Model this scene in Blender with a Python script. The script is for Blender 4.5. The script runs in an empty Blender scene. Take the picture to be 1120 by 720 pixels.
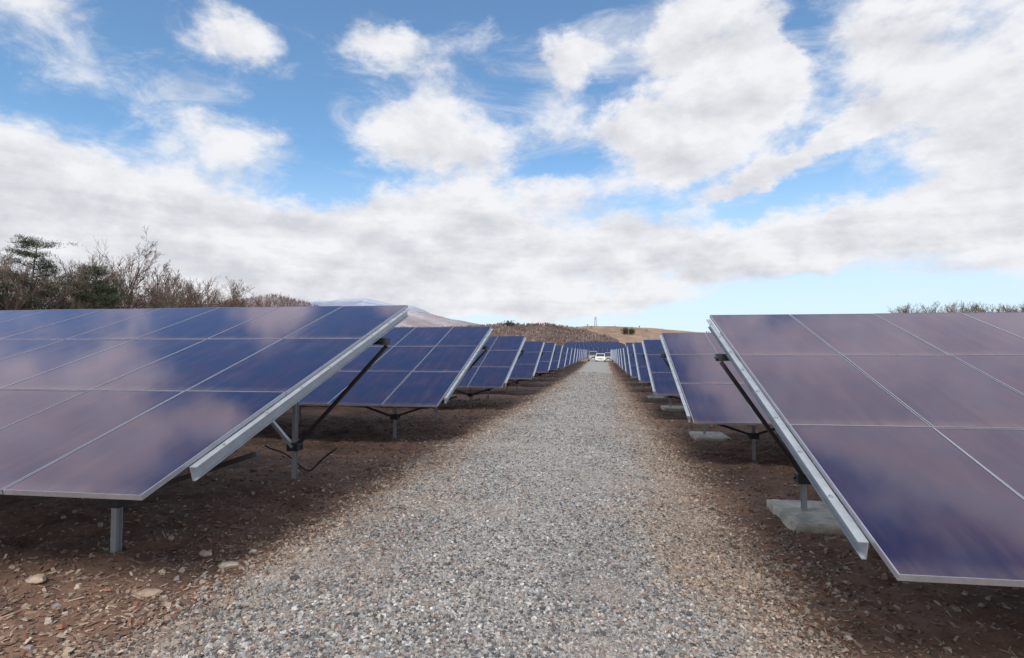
import bpy, math, random
import numpy as np
from mathutils import Matrix, Vector

scene = bpy.context.scene
COL = scene.collection
R = math.radians

# ------------------------------------------------------------------ camera
EYE = 1.60
cam_data = bpy.data.cameras.new('camera')
cam_data.sensor_width = 36.0
cam_data.lens = 635.0 / 1120.0 * 36.0
cam_data.clip_start = 0.05
cam_data.clip_end = 20000.0
cam = bpy.data.objects.new('camera', cam_data)
COL.objects.link(cam)
cam.location = (0, 0, EYE)
cam.rotation_euler = (R(90 + 2.475), 0, R(8.87))
scene.camera = cam

# ------------------------------------------------------------------ view
scene.view_settings.view_transform = 'Standard'
scene.view_settings.look = 'None'
scene.view_settings.gamma = 1.0
scene.view_settings.use_curve_mapping = False
scene.view_settings.exposure = 0.33

# ------------------------------------------------------------------ sun
SUN_AZ, SUN_EL = 183.0, 47.0          # degrees clockwise from +Y; behind the camera
sun_data = bpy.data.lights.new('sun', 'SUN')
sun_data.energy = 2.4
sun_data.angle = R(24.0)
sun_data.color = (1.0, 0.955, 0.90)
sun = bpy.data.objects.new('sun', sun_data)
COL.objects.link(sun)
sd = Vector((math.sin(R(SUN_AZ)) * math.cos(R(SUN_EL)), math.cos(R(SUN_AZ)) * math.cos(R(SUN_EL)), math.sin(R(SUN_EL))))
sun.rotation_euler = sd.to_track_quat('Z', 'Y').to_euler()
sun.location = (0, -20, 30)

# ------------------------------------------------------------------ world: Nishita sky with broken cloud
# every cloud: azimuth, elevation, half width, half height (degrees), roll (degrees), weight
CLOUDS = [
    (-47.7, 23.6, 5.0, 3.4, -10, 0.62), (-34.1, 26.2, 5.5, 2.7, 0, 0.9), (-21.6, 28.5, 5.0, 3.0, 0, 1.0), (-13.0, 30.0, 3.7, 2.2, 0, 0.5),
    (-17.1, 24.3, 5.0, 2.9, 20, 0.8), (-19.7, 20.4, 6.2, 2.6, 0, 0.75), (-11.5, 21.0, 4.0, 3.6, 0, 0.6), (-14.3, 16.5, 8.6, 4.6, 0, 0.8),
    (-2.2, 27.3, 4.9, 2.8, 10, 1.0), (-5.2, 22.7, 2.6, 3.6, -30, 0.6), (0.2, 21.6, 5.0, 2.2, 10, 0.75), (-3.0, 15.5, 4.5, 2.0, 0, 0.75),
    (6.9, 28.3, 6.0, 3.5, 40, 0.8), (11.4, 22.4, 9.6, 5.4, 20, 0.95), (7.2, 18.8, 7.6, 3.6, 0, 0.9), (15.4, 24.6, 4.6, 3.5, 0, 0.7),
    (-35.6, 18.8, 7.6, 3.0, -5, 0.95), (-40.2, 20.1, 2.7, 1.5, 0, 0.3), (17.8, 16.8, 7.0, 1.6, 28, 0.8), (12.6, 14.9, 5.5, 1.2, 22, 0.6), (14.0, 25.5, 7.0, 4.0, -20, 0.5),
    (29.9, 22.3, 7.2, 5.6, 0, 0.9), (23.9, 24.5, 3.2, 3.9, 60, 0.7), (26.9, 17.1, 7.2, 4.1, 0, 0.7), (32.9, 13.2, 7.1, 4.5, 20, 0.9),
    (21.8, 19.5, 3.4, 2.1, 0, 0.45), (-50.6, 11.6, 10.2, 6.2, 0, 1.1), (-40.0, 10.6, 13.4, 5.4, -5, 1.1), (-27.3, 9.6, 16.4, 5.2, 0, 1.1),
    (-10.7, 9.2, 17.2, 5.2, 0, 1.05), (5.4, 9.8, 12.8, 3.6, 0, 1.0), (18.0, 9.6, 10.8, 2.8, 6, 1.0), (29.0, 10.8, 8.5, 3.5, 10, 1.0),
    (32.7, 6.6, 3.0, 1.7, 10, 0.6), (-47.2, 4.8, 9.0, 2.8, 0, 0.7), (-35.0, 5.1, 11.7, 2.4, 0, 0.8), (-20.5, 5.1, 11.3, 2.1, 0, 0.9),
    (-3.5, 4.3, 13.4, 1.8, 0, 0.6), (24.7, 4.6, 3.1, 0.9, 0, 0.7), (7.8, 5.4, 7.5, 0.8, 0, 0.35), (26.6, 6.4, 5.4, 0.9, 8, 0.4),
    (18.8, 26.4, 3.5, 2.0, -60, -0.6), (11.2, 12.6, 4.8, 1.1, 15, -0.35), (-28.2, 16.5, 4.9, 2.4, 0, -0.3), (3.6, 7.3, 7.8, 1.4, 0, -0.25),
    (19.4, 4.6, 9.8, 1.7, 0, -0.3), (-44.4, 9.0, 4.8, 1.0, -12, -0.35),
    (-14.0, 36.0, 17.0, 4.5, 0, -0.9),
    # higher up and round the rest of the sky
    (26.0, 35.5, 16.0, 7.2, 0, 1.6), (36.0, 46.0, 12.0, 5.0, 0, 0.35), (44.0, 35.0, 13.0, 9.0, 0, 1.2), (40.0, 28.0, 8.0, 5.0, 0, 0.8), (-55.0, 30.5, 9.5, 6.5, 15, 1.35),
    (-43.5, 34.0, 4.0, 3.0, 30, 0.8), (-61.0, 23.0, 8.0, 6.0, 0, 1.0), (-38.0, 29.5, 3.0, 1.6, 0, 0.35),
    (60.0, 12.0, 24.0, 7.0, 0, 1.0), (-80.0, 12.0, 26.0, 7.0, 0, 1.0), (-85.0, 42.0, 16.0, 9.0, 0, 0.8), (90.0, 45.0, 20.0, 10.0, 0, 0.7),
    (130.0, 15.0, 30.0, 8.0, 0, 0.9), (-130.0, 18.0, 30.0, 9.0, 0, 0.9), (172.0, 14.0, 26.0, 7.0, 0, 0.8), (-165.0, 55.0, 25.0, 8.0, 0, 0.6),
]

def nd(nt, t, **kw):
    n = nt.nodes.new(t)
    for k, v in kw.items():
        if k == 'inp':
            for i, x in v.items():
                n.inputs[i].default_value = x
        else:
            setattr(n, k, v)
    return n

def mth(nt, op, a, b=None, c=None, clamp=False):
    n = nt.nodes.new('ShaderNodeMath'); n.operation = op; n.use_clamp = clamp
    for i, x in enumerate((a, b, c)):
        if x is None: continue
        if isinstance(x, (int, float)): n.inputs[i].default_value = x
        else: nt.links.new(x, n.inputs[i])
    return n.outputs[0]

def smooth(nt, x, a, b, lo=0.0, hi=1.0):
    n = nt.nodes.new('ShaderNodeMapRange'); n.interpolation_type = 'SMOOTHSTEP'
    nt.links.new(x, n.inputs[0])
    n.inputs[1].default_value = a; n.inputs[2].default_value = b
    n.inputs[3].default_value = lo; n.inputs[4].default_value = hi
    return n.outputs[0]

def noise(nt, vec, scale, detail=4.0, rough=0.55, dist=0.0, out=0):
    n = nt.nodes.new('ShaderNodeTexNoise')
    if vec is not None: nt.links.new(vec, n.inputs['Vector'])
    n.inputs['Scale'].default_value = scale; n.inputs['Detail'].default_value = detail
    n.inputs['Roughness'].default_value = rough; n.inputs['Distortion'].default_value = dist
    return n.outputs[out]

def mixc(nt, fac, a, b, blend='MIX'):
    n = nt.nodes.new('ShaderNodeMix'); n.data_type = 'RGBA'; n.blend_type = blend
    for i, x in ((0, fac), (6, a), (7, b)):
        if isinstance(x, (int, float)): n.inputs[i].default_value = x
        elif isinstance(x, (tuple, list)): n.inputs[i].default_value = (*x, 1.0) if len(x) == 3 else x
        else: nt.links.new(x, n.inputs[i])
    return n.outputs[2]

def mapping(nt, vec, scale=(1, 1, 1), loc=(0, 0, 0), rot=(0, 0, 0), kind='POINT'):
    n = nt.nodes.new('ShaderNodeMapping'); n.vector_type = kind
    nt.links.new(vec, n.inputs[0])
    n.inputs['Location'].default_value = loc; n.inputs['Rotation'].default_value = rot
    n.inputs['Scale'].default_value = scale
    return n.outputs[0]

world = bpy.data.worlds.new('World')
scene.world = world
world.use_nodes = True
nt = world.node_tree
nt.nodes.clear()
wout = nd(nt, 'ShaderNodeOutputWorld')
bg = nd(nt, 'ShaderNodeBackground'); bg.inputs[1].default_value = 0.11
nt.links.new(bg.outputs[0], wout.inputs[0])
sky = nd(nt, 'ShaderNodeTexSky', sky_type='NISHITA', sun_disc=False, sun_elevation=R(SUN_EL), sun_rotation=R(SUN_AZ),
         altitude=600.0, air_density=1.0, dust_density=0.25, ozone_density=1.6)
geo = nd(nt, 'ShaderNodeTexCoord')
dirv = geo.outputs['Generated']
sep = nd(nt, 'ShaderNodeSeparateXYZ'); nt.links.new(dirv, sep.inputs[0])
az = mth(nt, 'MULTIPLY', mth(nt, 'ARCTAN2', sep.outputs[0], sep.outputs[1]), 180 / math.pi)
el = mth(nt, 'MULTIPLY', mth(nt, 'ARCSINE', sep.outputs[2]), 180 / math.pi)
comb = nd(nt, 'ShaderNodeCombineXYZ'); nt.links.new(az, comb.inputs[0]); nt.links.new(el, comb.inputs[1])
dflat = mapping(nt, dirv, scale=(1, 1, 1.7))
w1 = noise(nt, dflat, 6.0, 8.0, 0.66, out=1)
wv = nd(nt, 'ShaderNodeVectorMath', operation='MULTIPLY_ADD')
nt.links.new(w1, wv.inputs[0]); wv.inputs[1].default_value = (9.0, 7.0, 0.0)
off = nd(nt, 'ShaderNodeVectorMath', operation='ADD'); nt.links.new(comb.outputs[0], off.inputs[0])
off.inputs[1].default_value = (-4.5, -3.5, 0.0)
nt.links.new(off.outputs[0], wv.inputs[2])
ae = wv.outputs[0]
dens = None
for (a_, e_, rx, ry, rot, wgt) in CLOUDS:
    m = mapping(nt, ae, scale=(rx * 1.2, ry * 1.2, 1), loc=(a_, e_, 0), rot=(0, 0, R(rot)), kind='TEXTURE')
    ln = nd(nt, 'ShaderNodeVectorMath', operation='LENGTH'); nt.links.new(m, ln.inputs[0])
    s = smooth(nt, ln.outputs['Value'], 1.35, 0.0, 0.0, wgt)
    dens = s if dens is None else mth(nt, 'ADD', dens, s)
high = smooth(nt, el, 46, 60, 0.0, 0.95)                # unseen broken cloud overhead, added to whiten the skylight
high = mth(nt, 'MAXIMUM', high, smooth(nt, sep.outputs[1], 0.25, -0.25, 0.0, 0.85))  # unseen cloud behind the camera, added to make the shade less blue
dens = mth(nt, 'MINIMUM', mth(nt, 'ADD', dens, high), 1.25)
fb = noise(nt, dflat, 9.0, 9.0, 0.62, 0.15)
fbig = noise(nt, dflat, 3.0, 5.0, 0.55)
d2 = mth(nt, 'ADD', dens, mth(nt, 'MULTIPLY', mth(nt, 'SUBTRACT', fb, 0.5), 1.5))
# thin streaks of high cloud
cir = noise(nt, mapping(nt, dirv, scale=(2.2, 7.0, 9.0), rot=(0.25, 0.35, 0.5)), 1.6, 9.0, 0.68, 0.6)
alpha = smooth(nt, d2, 0.30, 0.98)
alpha = mth(nt, 'MAXIMUM', alpha, smooth(nt, mth(nt, 'ADD', cir, mth(nt, 'MULTIPLY', dens, 0.20)), 0.54, 0.86, 0.0, 0.62))
# relief of the cloud: thickness against the thickness a little nearer the sun (up)
dsh = mapping(nt, dflat, loc=(0.01, -0.02, 0.055))
fb2 = noise(nt, dsh, 9.0, 9.0, 0.62, 0.15)
rel = mth(nt, 'SUBTRACT', fb, fb2)
thick = smooth(nt, d2, 0.6, 1.5)
lay = noise(nt, mapping(nt, dirv, scale=(1.0, 1.0, 6.5)), 3.6, 7.0, 0.6, 0.3)
low = smooth(nt, el, 22.0, 9.0)
cs = mth(nt, 'ADD', mth(nt, 'MULTIPLY', rel, 2.8), mth(nt, 'MULTIPLY', mth(nt, 'SUBTRACT', fbig, 0.5), -0.9))
cs = mth(nt, 'ADD', cs, mth(nt, 'MULTIPLY', mth(nt, 'MULTIPLY', mth(nt, 'SUBTRACT', lay, 0.50), 2.0), low))
cs = mth(nt, 'ADD', cs, mth(nt, 'MULTIPLY', thick, -0.42))
cs = mth(nt, 'ADD', cs, 0.86, clamp=True)
ccol = mixc(nt, cs, (4.75, 4.85, 5.25), (6.55, 6.58, 6.8))
veil = smooth(nt, el, 20.0, 1.0, 0.0, 0.85)
skyb = mixc(nt, 1.0, sky.outputs[0], (0.90, 1.2, 1.30), 'MULTIPLY')
skyb = mixc(nt, 0.03, skyb, (6.0, 6.2, 6.6))
skyc = mixc(nt, veil, skyb, (5.2, 6.0, 6.9))
full = mixc(nt, alpha, skyc, ccol)
nt.links.new(full, bg.inputs[0])
world.cycles.sampling_method = 'MANUAL'
world.cycles.sample_map_resolution = 1024

# ------------------------------------------------------------------ scene tree helpers
def tag(o, label=None, cat=None, group=None, kind=None):
    if label: o['label'] = label
    if cat: o['category'] = cat
    if group: o['group'] = group
    if kind: o['kind'] = kind
    return o

def empty(name, loc, rz=0.0):
    o = bpy.data.objects.new(name, None); COL.objects.link(o)
    o.empty_display_size = 0.3
    o.location = loc; o.rotation_euler = (0, 0, rz)
    return o

def link(name, me, parent=None, loc=(0, 0, 0), rot=(0, 0, 0), scale=None):
    o = bpy.data.objects.new(name, me); COL.objects.link(o)
    o.parent = parent; o.location = loc; o.rotation_euler = rot
    if scale is not None: o.scale = scale if hasattr(scale, '__len__') else (scale,) * 3
    return o

def np_mesh(name, V, F, mats=(), smooth_=False, mi=None, colors=None):
    """mesh from numpy arrays; F is (n, k) with one k"""
    me = bpy.data.meshes.new(name)
    V = np.asarray(V, dtype=np.float32); F = np.asarray(F, dtype=np.int32)
    n, k = F.shape
    me.vertices.add(len(V)); me.vertices.foreach_set('co', V.ravel())
    me.loops.add(n * k); me.loops.foreach_set('vertex_index', F.ravel())
    me.polygons.add(n)
    me.polygons.foreach_set('loop_start', np.arange(0, n * k, k, dtype=np.int32))
    me.polygons.foreach_set('loop_total', np.full(n, k, dtype=np.int32))
    if mi is not None: me.polygons.foreach_set('material_index', np.asarray(mi, dtype=np.int32))
    for m in mats: me.materials.append(m)
    if colors is not None:
        at = me.color_attributes.new('tone', 'FLOAT_COLOR', 'POINT')
        at.data.foreach_set('color', np.asarray(colors, dtype=np.float32).ravel())
    me.update(calc_edges=True)
    me.polygons.foreach_set('use_smooth', np.full(n, smooth_, dtype=bool))
    return me

class MB:
    """collects boxes, bars, prisms and tubes into one mesh"""
    def __init__(s): s.V = []; s.F = []; s.M = []
    def add(s, vs, fs, m=0):
        b = len(s.V); s.V += [tuple(v) for v in vs]
        s.F += [tuple(b + i for i in f) for f in fs]; s.M += [m] * len(fs)
    def box(s, x0, x1, y0, y1, z0, z1, m=0, M=None):
        vs = [Vector((x, y, z)) for z in (z0, z1) for y in (y0, y1) for x in (x0, x1)]
        if M is not None: vs = [M @ v for v in vs]
        s.add(vs, [(0, 2, 3, 1), (4, 5, 7, 6), (0, 1, 5, 4), (2, 6, 7, 3), (0, 4, 6, 2), (1, 3, 7, 5)], m)
    def bar(s, a, b, w, h, m=0, up=(0, 0, 1)):
        a = Vector(a); b = Vector(b); d = (b - a); L = d.length; d.normalize()
        x = d.cross(Vector(up))
        if x.length < 1e-4: x = d.cross(Vector((0, 1, 0)))
        x.normalize(); z = x.cross(d)
        M = Matrix((x, d, z)).transposed().to_4x4(); M.translation = a
        s.box(-w / 2, w / 2, 0, L, -h / 2, h / 2, m, M)
    def prism(s, pts, a, b, m=0, M=None):
        """pts in the y-z plane, extruded along x from a to b"""
        n = len(pts)
        vs = [Vector((a, p[0], p[1])) for p in pts] + [Vector((b, p[0], p[1])) for p in pts]
        if M is not None: vs = [M @ v for v in vs]
        fs = [tuple(range(n - 1, -1, -1)), tuple(range(n, 2 * n))] + [(i, (i + 1) % n, n + (i + 1) % n, n + i) for i in range(n)]
        s.add(vs, fs, m)
    def tube(s, pts, rad, n=6, m=0):
        pts = [Vector(p) for p in pts]
        if not hasattr(rad, '__len__'): rad = [rad] * len(pts)
        rings = []
        for i, p in enumerate(pts):
            t = (pts[min(i + 1, len(pts) - 1)] - pts[max(i - 1, 0)]).normalized()
            x = t.cross(Vector((0.12, 0.31, 0.94)))
            if x.length < 1e-3: x = t.cross(Vector((1, 0, 0)))
            x.normalize(); y = t.cross(x)
            rings.append([p + (x * math.cos(2 * math.pi * k / n) + y * math.sin(2 * math.pi * k / n)) * rad[i] for k in range(n)])
        vs = [v for r in rings for v in r]
        fs = [(i * n + k, i * n + (k + 1) % n, (i + 1) * n + (k + 1) % n, (i + 1) * n + k) for i in range(len(pts) - 1) for k in range(n)]
        fs += [tuple(range(n - 1, -1, -1)), tuple((len(pts) - 1) * n + k for k in range(n))]
        s.add(vs, fs, m)
    def mesh(s, name, mats, smooth_=False):
        me = bpy.data.meshes.new(name)
        me.from_pydata(s.V, [], s.F)
        for m in mats: me.materials.append(m)
        me.polygons.foreach_set('material_index', s.M)
        me.polygons.foreach_set('use_smooth', [smooth_] * len(s.F))
        me.update()
        return me

# ------------------------------------------------------------------ materials
def material(name):
    m = bpy.data.materials.new(name); m.use_nodes = True
    nt = m.node_tree; p = nt.nodes['Principled BSDF']
    return m, nt, p

def simple(name, col, rough=0.5, metal=0.0, var=0.25, scale=8.0, bump=0.0, coords='Object'):
    m, nt, p = material(name)
    tc = nd(nt, 'ShaderNodeTexCoord')
    n = noise(nt, tc.outputs[coords], scale, 6.0, 0.6)
    lo = tuple(c * (1 - var) for c in col); hi = tuple(min(1, c * (1 + var)) for c in col)
    c = mixc(nt, smooth(nt, n, 0.3, 0.7), lo, hi)
    nt.links.new(c, p.inputs['Base Color'])
    p.inputs['Roughness'].default_value = rough; p.inputs['Metallic'].default_value = metal
    if bump:
        b = nd(nt, 'ShaderNodeBump'); b.inputs['Strength'].default_value = bump; b.inputs['Distance'].default_value = 0.02
        nt.links.new(n, b.inputs['Height']); nt.links.new(b.outputs[0], p.inputs['Normal'])
    return m

def galvanised(name, col, metal=0.55, rough=0.42):
    m, nt, p = material(name)
    tc = nd(nt, 'ShaderNodeTexCoord')
    v = nd(nt, 'ShaderNodeTexVoronoi'); v.inputs['Scale'].default_value = 60.0
    nt.links.new(tc.outputs['Object'], v.inputs['Vector'])
    n = noise(nt, tc.outputs['Object'], 5.0, 6.0, 0.65)
    f = mth(nt, 'ADD', mth(nt, 'MULTIPLY', v.outputs['Color'], 0.12), mth(nt, 'MULTIPLY', n, 0.85))
    c = mixc(nt, smooth(nt, f, 0.3, 0.7), tuple(x * 0.84 for x in col), col)
    nt.links.new(c, p.inputs['Base Color'])
    p.inputs['Metallic'].default_value = metal
    nt.links.new(smooth(nt, f, 0.2, 0.8, rough - 0.08, rough + 0.14), p.inputs['Roughness'])
    return m

M_frame = galvanised('anodised_frame', (0.45, 0.46, 0.51), 0.6, 0.35)
M_steel = galvanised('galvanised_steel', (0.50, 0.54, 0.58), 0.5, 0.45)
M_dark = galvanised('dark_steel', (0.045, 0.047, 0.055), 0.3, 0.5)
M_post = galvanised('zinc_post', (0.42, 0.45, 0.49), 0.4, 0.5)
M_back = simple('back_sheet', (0.10, 0.10, 0.115), 0.5)
M_concrete = simple('concrete', (0.54, 0.515, 0.45), 0.88, 0, 0.32, 5.0, 0.4)
M_cable = simple('black_cable', (0.015, 0.015, 0.017), 0.55)

def glass_material():
    """dark thin-film module: near-black absorber below coated glass, a film of dust in streaks down the slope"""
    m, nt, p = material('module_glass')
    tc = nd(nt, 'ShaderNodeTexCoord'); oi = nd(nt, 'ShaderNodeObjectInfo')
    loc = nd(nt, 'ShaderNodeVectorMath', operation='MULTIPLY_ADD')
    rv = nd(nt, 'ShaderNodeCombineXYZ'); nt.links.new(oi.outputs['Random'], rv.inputs[0]); nt.links.new(oi.outputs['Random'], rv.inputs[1])
    nt.links.new(rv.outputs[0], loc.inputs[0]); loc.inputs[1].default_value = (17.0, 9.0, 0.0)
    nt.links.new(tc.outputs['Object'], loc.inputs[2])
    st = mapping(nt, loc.outputs[0], scale=(9.0, 1.1, 1.0), rot=(0, 0, R(12)))
    streak = noise(nt, st, 1.0, 6.0, 0.6)
    blot = noise(nt, loc.outputs[0], 2.2, 4.0, 0.5)
    base = mixc(nt, smooth(nt, blot, 0.3, 0.7), (0.003, 0.006, 0.036), (0.020, 0.008, 0.030))
    dust = mth(nt, 'MULTIPLY', smooth(nt, streak, 0.40, 0.80), smooth(nt, blot, 0.25, 0.75, 0.35, 1.0))
    dustf = mth(nt, 'MULTIPLY_ADD', dust, 0.09, 0.004)
    so = nd(nt, 'ShaderNodeSeparateXYZ'); nt.links.new(tc.outputs['Object'], so.inputs[0])
    dustf = mth(nt, 'ADD', dustf, mth(nt, 'MULTIPLY', smooth(nt, so.outputs[1], 0.16, 0.0, 0.0, 0.16), smooth(nt, streak, 0.2, 0.7, 0.3, 1.0)))
    base = mixc(nt, dustf, base, (0.34, 0.24, 0.19))
    # wafer edges: the fine dark lines of the cell strips
    nt.links.new(base, p.inputs['Base Color'])
    p.inputs['Roughness'].default_value = 0.35
    p.inputs['Specular IOR Level'].default_value = 0.0
    gl = nd(nt, 'ShaderNodeBsdfGlossy'); gl.distribution = 'GGX'
    gl.inputs['Color'].default_value = (0.95, 0.83, 0.93, 1)
    nt.links.new(mth(nt, 'MULTIPLY_ADD', smooth(nt, streak, 0.2, 0.8), 0.055, 0.04), gl.inputs['Roughness'])
    fr = nd(nt, 'ShaderNodeFresnel'); fr.inputs['IOR'].default_value = 1.95
    ms = nd(nt, 'ShaderNodeMixShader'); nt.links.new(fr.outputs[0], ms.inputs[0])
    nt.links.new(p.outputs[0], ms.inputs[1]); nt.links.new(gl.outputs[0], ms.inputs[2])
    nt.links.new(ms.outputs[0], nt.nodes['Material Output'].inputs[0])
    return m
M_glass = glass_material()

def stone_material(name, rough=0.85):
    m, nt, p = material(name)
    a = nd(nt, 'ShaderNodeAttribute'); a.attribute_name = 'tone'
    geo = nd(nt, 'ShaderNodeNewGeometry')
    n = noise(nt, geo.outputs['Position'], 90.0, 3.0, 0.6)
    c = mixc(nt, smooth(nt, n, 0.3, 0.7, 0.0, 0.30), a.outputs['Color'], (0.10, 0.085, 0.07))
    nt.links.new(c, p.inputs['Base Color']); p.inputs['Roughness'].default_value = rough
    return m
M_stone = stone_material('gravel_stone')
M_litter = stone_material('dry_litter', 0.9)

def dirt_material():
    m, nt, p = material('bare_soil')
    geo = nd(nt, 'ShaderNodeNewGeometry'); P = geo.outputs['Position']
    n1 = noise(nt, P, 0.7, 6.0, 0.6); n2 = noise(nt, P, 9.0, 8.0, 0.7); n3 = noise(nt, P, 55.0, 4.0, 0.7)
    c = mixc(nt, smooth(nt, n1, 0.35, 0.65), (0.135, 0.078, 0.055), (0.265, 0.155, 0.105))
    c = mixc(nt, smooth(nt, n2, 0.40, 0.75, 0, 0.75), c, (0.085, 0.046, 0.034))
    c = mixc(nt, smooth(nt, n3, 0.60, 0.72, 0, 0.6), c, (0.32, 0.23, 0.17))
    # dry grass and field further away
    s = nd(nt, 'ShaderNodeSeparateXYZ'); nt.links.new(P, s.inputs[0])
    far = smooth(nt, s.outputs[1], 100, 135)
    c = mixc(nt, far, c, mixc(nt, smooth(nt, noise(nt, P, 0.05, 6.0, 0.65), 0.35, 0.65), (0.20, 0.13, 0.075), (0.30, 0.21, 0.12)))
    nt.links.new(c, p.inputs['Base Color']); p.inputs['Roughness'].default_value = 0.95
    b = nd(nt, 'ShaderNodeBump'); b.inputs['Strength'].default_value = 0.8; b.inputs['Distance'].default_value = 0.03
    h = mth(nt, 'ADD', n2, mth(nt, 'MULTIPLY', n3, 0.35)); nt.links.new(h, b.inputs['Height'])
    nt.links.new(b.outputs[0], p.inputs['Normal'])
    return m

def gravel_material():
    m, nt, p = material('crushed_gravel')
    geo = nd(nt, 'ShaderNodeNewGeometry'); P = geo.outputs['Position']
    s = nd(nt, 'ShaderNodeSeparateXYZ'); nt.links.new(P, s.inputs[0])
    v = nd(nt, 'ShaderNodeTexVoronoi'); v.inputs['Scale'].default_value = 34.0; nt.links.new(P, v.inputs['Vector'])
    v2 = nd(nt, 'ShaderNodeTexVoronoi'); v2.inputs['Scale'].default_value = 15.0; nt.links.new(P, v2.inputs['Vector'])
    sv = nd(nt, 'ShaderNodeSeparateColor'); nt.links.new(v.outputs['Color'], sv.inputs[0])
    sv2 = nd(nt, 'ShaderNodeSeparateColor'); nt.links.new(v2.outputs['Color'], sv2.inputs[0])
    c = mixc(nt, sv.outputs[0], (0.165, 0.165, 0.165), (0.42, 0.41, 0.395))
    c = mixc(nt, smooth(nt, sv2.outputs[1], 0.5, 1.0, 0, 0.5), c, (0.44, 0.42, 0.40))
    n = noise(nt, P, 1.1, 6.0, 0.6)
    # outer bands of the track: finer brown material worked in among the stones
    xa = mth(nt, 'ABSOLUTE', mth(nt, 'ADD', s.outputs[0], 0.80))
    edge = smooth(nt, mth(nt, 'ADD', xa, mth(nt, 'MULTIPLY', mth(nt, 'SUBTRACT', n, 0.5), 1.6)), 0.95, 1.75)
    c = mixc(nt, mth(nt, 'MULTIPLY', edge, 0.7), c, mixc(nt, sv.outputs[1], (0.20, 0.155, 0.125), (0.42, 0.34, 0.28)))
    c = mixc(nt, smooth(nt, n, 0.45, 0.75, 0, 0.35), c, (0.36, 0.32, 0.29))
    nt.links.new(c, p.inputs['Base Color']); p.inputs['Roughness'].default_value = 0.9
    b = nd(nt, 'ShaderNodeBump'); b.inputs['Strength'].default_value = 0.9; b.inputs['Distance'].default_value = 0.02
    h = mth(nt, 'SUBTRACT', 1.0, v.outputs['Distance']); nt.links.new(h, b.inputs['Height'])
    nt.links.new(b.outputs[0], p.inputs['Normal'])
    return m

# ------------------------------------------------------------------ terrain
rng = np.random.default_rng(7)
def sstep(x, a, b):
    t = np.clip((x - a) / (b - a), 0, 1); return t * t * (3 - 2 * t)

def vnoise(x, y, seed=0):
    """smooth value noise on the integer lattice"""
    xi = np.floor(x).astype(np.int64); yi = np.floor(y).astype(np.int64)
    fx = x - xi; fy = y - yi; fx = fx * fx * (3 - 2 * fx); fy = fy * fy * (3 - 2 * fy)
    def h(i, j):
        n = (i * 374761393 + j * 668265263 + seed * 974634777) & 0xffffffff
        n = ((n ^ (n >> 13)) * 1274126177) & 0xffffffff
        return ((n ^ (n >> 16)) & 0xffff) / 65535.0
    return (h(xi, yi) * (1 - fx) + h(xi + 1, yi) * fx) * (1 - fy) + (h(xi, yi + 1) * (1 - fx) + h(xi + 1, yi + 1) * fx) * fy

def fnoise(x, y, seed=0, oct_=4):
    s = 0; a = 0.5
    for k in range(oct_):
        s = s + a * (vnoise(x * 2 ** k, y * 2 ** k, seed + k) - 0.5); a *= 0.5
    return s

def H(x, y):
    x = np.asarray(x, dtype=float); y = np.asarray(y, dtype=float)
    z = -0.20 * sstep(x, -1.3, 1.8)
    z = z - 0.10 * sstep(y, 12, 32) * (1 - sstep(y, 55, 100)) + 0.26 * sstep(y, 55, 108)
    z = z + 0.045 * np.maximum(0, y - 116) * (1 - sstep(y, 190, 320)) + 3.3 * sstep(y, 190, 320)
    road = 1 - sstep(np.abs(x + 0.65), 1.5, 2.4)
    near = 1 - sstep(y, 30, 90)
    z = z + near * fnoise(x * 0.9, y * 0.9, 3, 3) * (0.10 * (1 - road) + 0.04)
    z = z + near * fnoise(x * 5.0, y * 5.0, 11, 3) * (0.11 * (1 - road) + 0.015)
    z = z + 0.03 * road * (1 - ((x + 0.65) / 2.4) ** 2) - 0.012
    return z

def grow(a, step, ratio, end):
    out = []; v = a; s = step
    while abs(v) < abs(end):
        v += s; s *= ratio; out.append(v)
    return out
xs = np.array(sorted(grow(-9.0, -0.10, 1.12, -6000)) + list(np.arange(-9.0, 8.0001, 0.06)) + grow(8.0, 0.10, 1.12, 6000))
ys = np.array(sorted(grow(0.6, -0.10, 1.25, -600)) + list(np.arange(0.6, 13.0001, 0.06)) + grow(13.0, 0.07, 1.035, 9000))
GX, GY = np.meshgrid(xs, ys)
GZ = H(GX, GY)
nx, ny = len(xs), len(ys)
ii = (np.arange(ny - 1)[:, None] * nx + np.arange(nx - 1)[None, :])
quads = np.stack([ii, ii + 1, ii + nx + 1, ii + nx], -1).reshape(-1, 4)
gv = np.stack([GX, GY, GZ], -1).reshape(-1, 3)
M_dirt = dirt_material(); M_gravel = gravel_material()
ground = link('ground', np_mesh('ground', gv, quads, [M_dirt], True)); tag(ground, kind='structure')
# the gravel track: the cells of the same sheet whose centre lies inside its ragged edge, 5 mm higher
cx = 0.5 * (xs[:-1] + xs[1:])[None, :] + 0 * (ys[:-1])[:, None]; cy = 0.5 * (ys[:-1] + ys[1:])[:, None] + 0 * cx
def road_edges(y):
    l = -2.62 + 0.40 * (1 - sstep(y, 2.5, 6.0)) + 0.45 * fnoise(y * 0.7, y * 0 + 3.1, 21, 4) * 2
    r = 0.98 + 0.40 * fnoise(y * 0.7, y * 0 + 8.3, 22, 4) * 2
    return l, r
el_, er_ = road_edges(cy)
jag = 0.25 * (rng.random(cx.shape) - 0.5)
inside = (cx > el_ + jag) & (cx < er_ + jag) & (cy > -12) & (cy < 122)
rq = quads[inside.reshape(-1)]
used, inv = np.unique(rq, return_inverse=True)
rvv = gv[used].copy(); rvv[:, 2] += 0.005
road = link('gravel_road', np_mesh('gravel_road', rvv, inv.reshape(-1, 4), [M_gravel], True)); tag(road, kind='structure')

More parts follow.
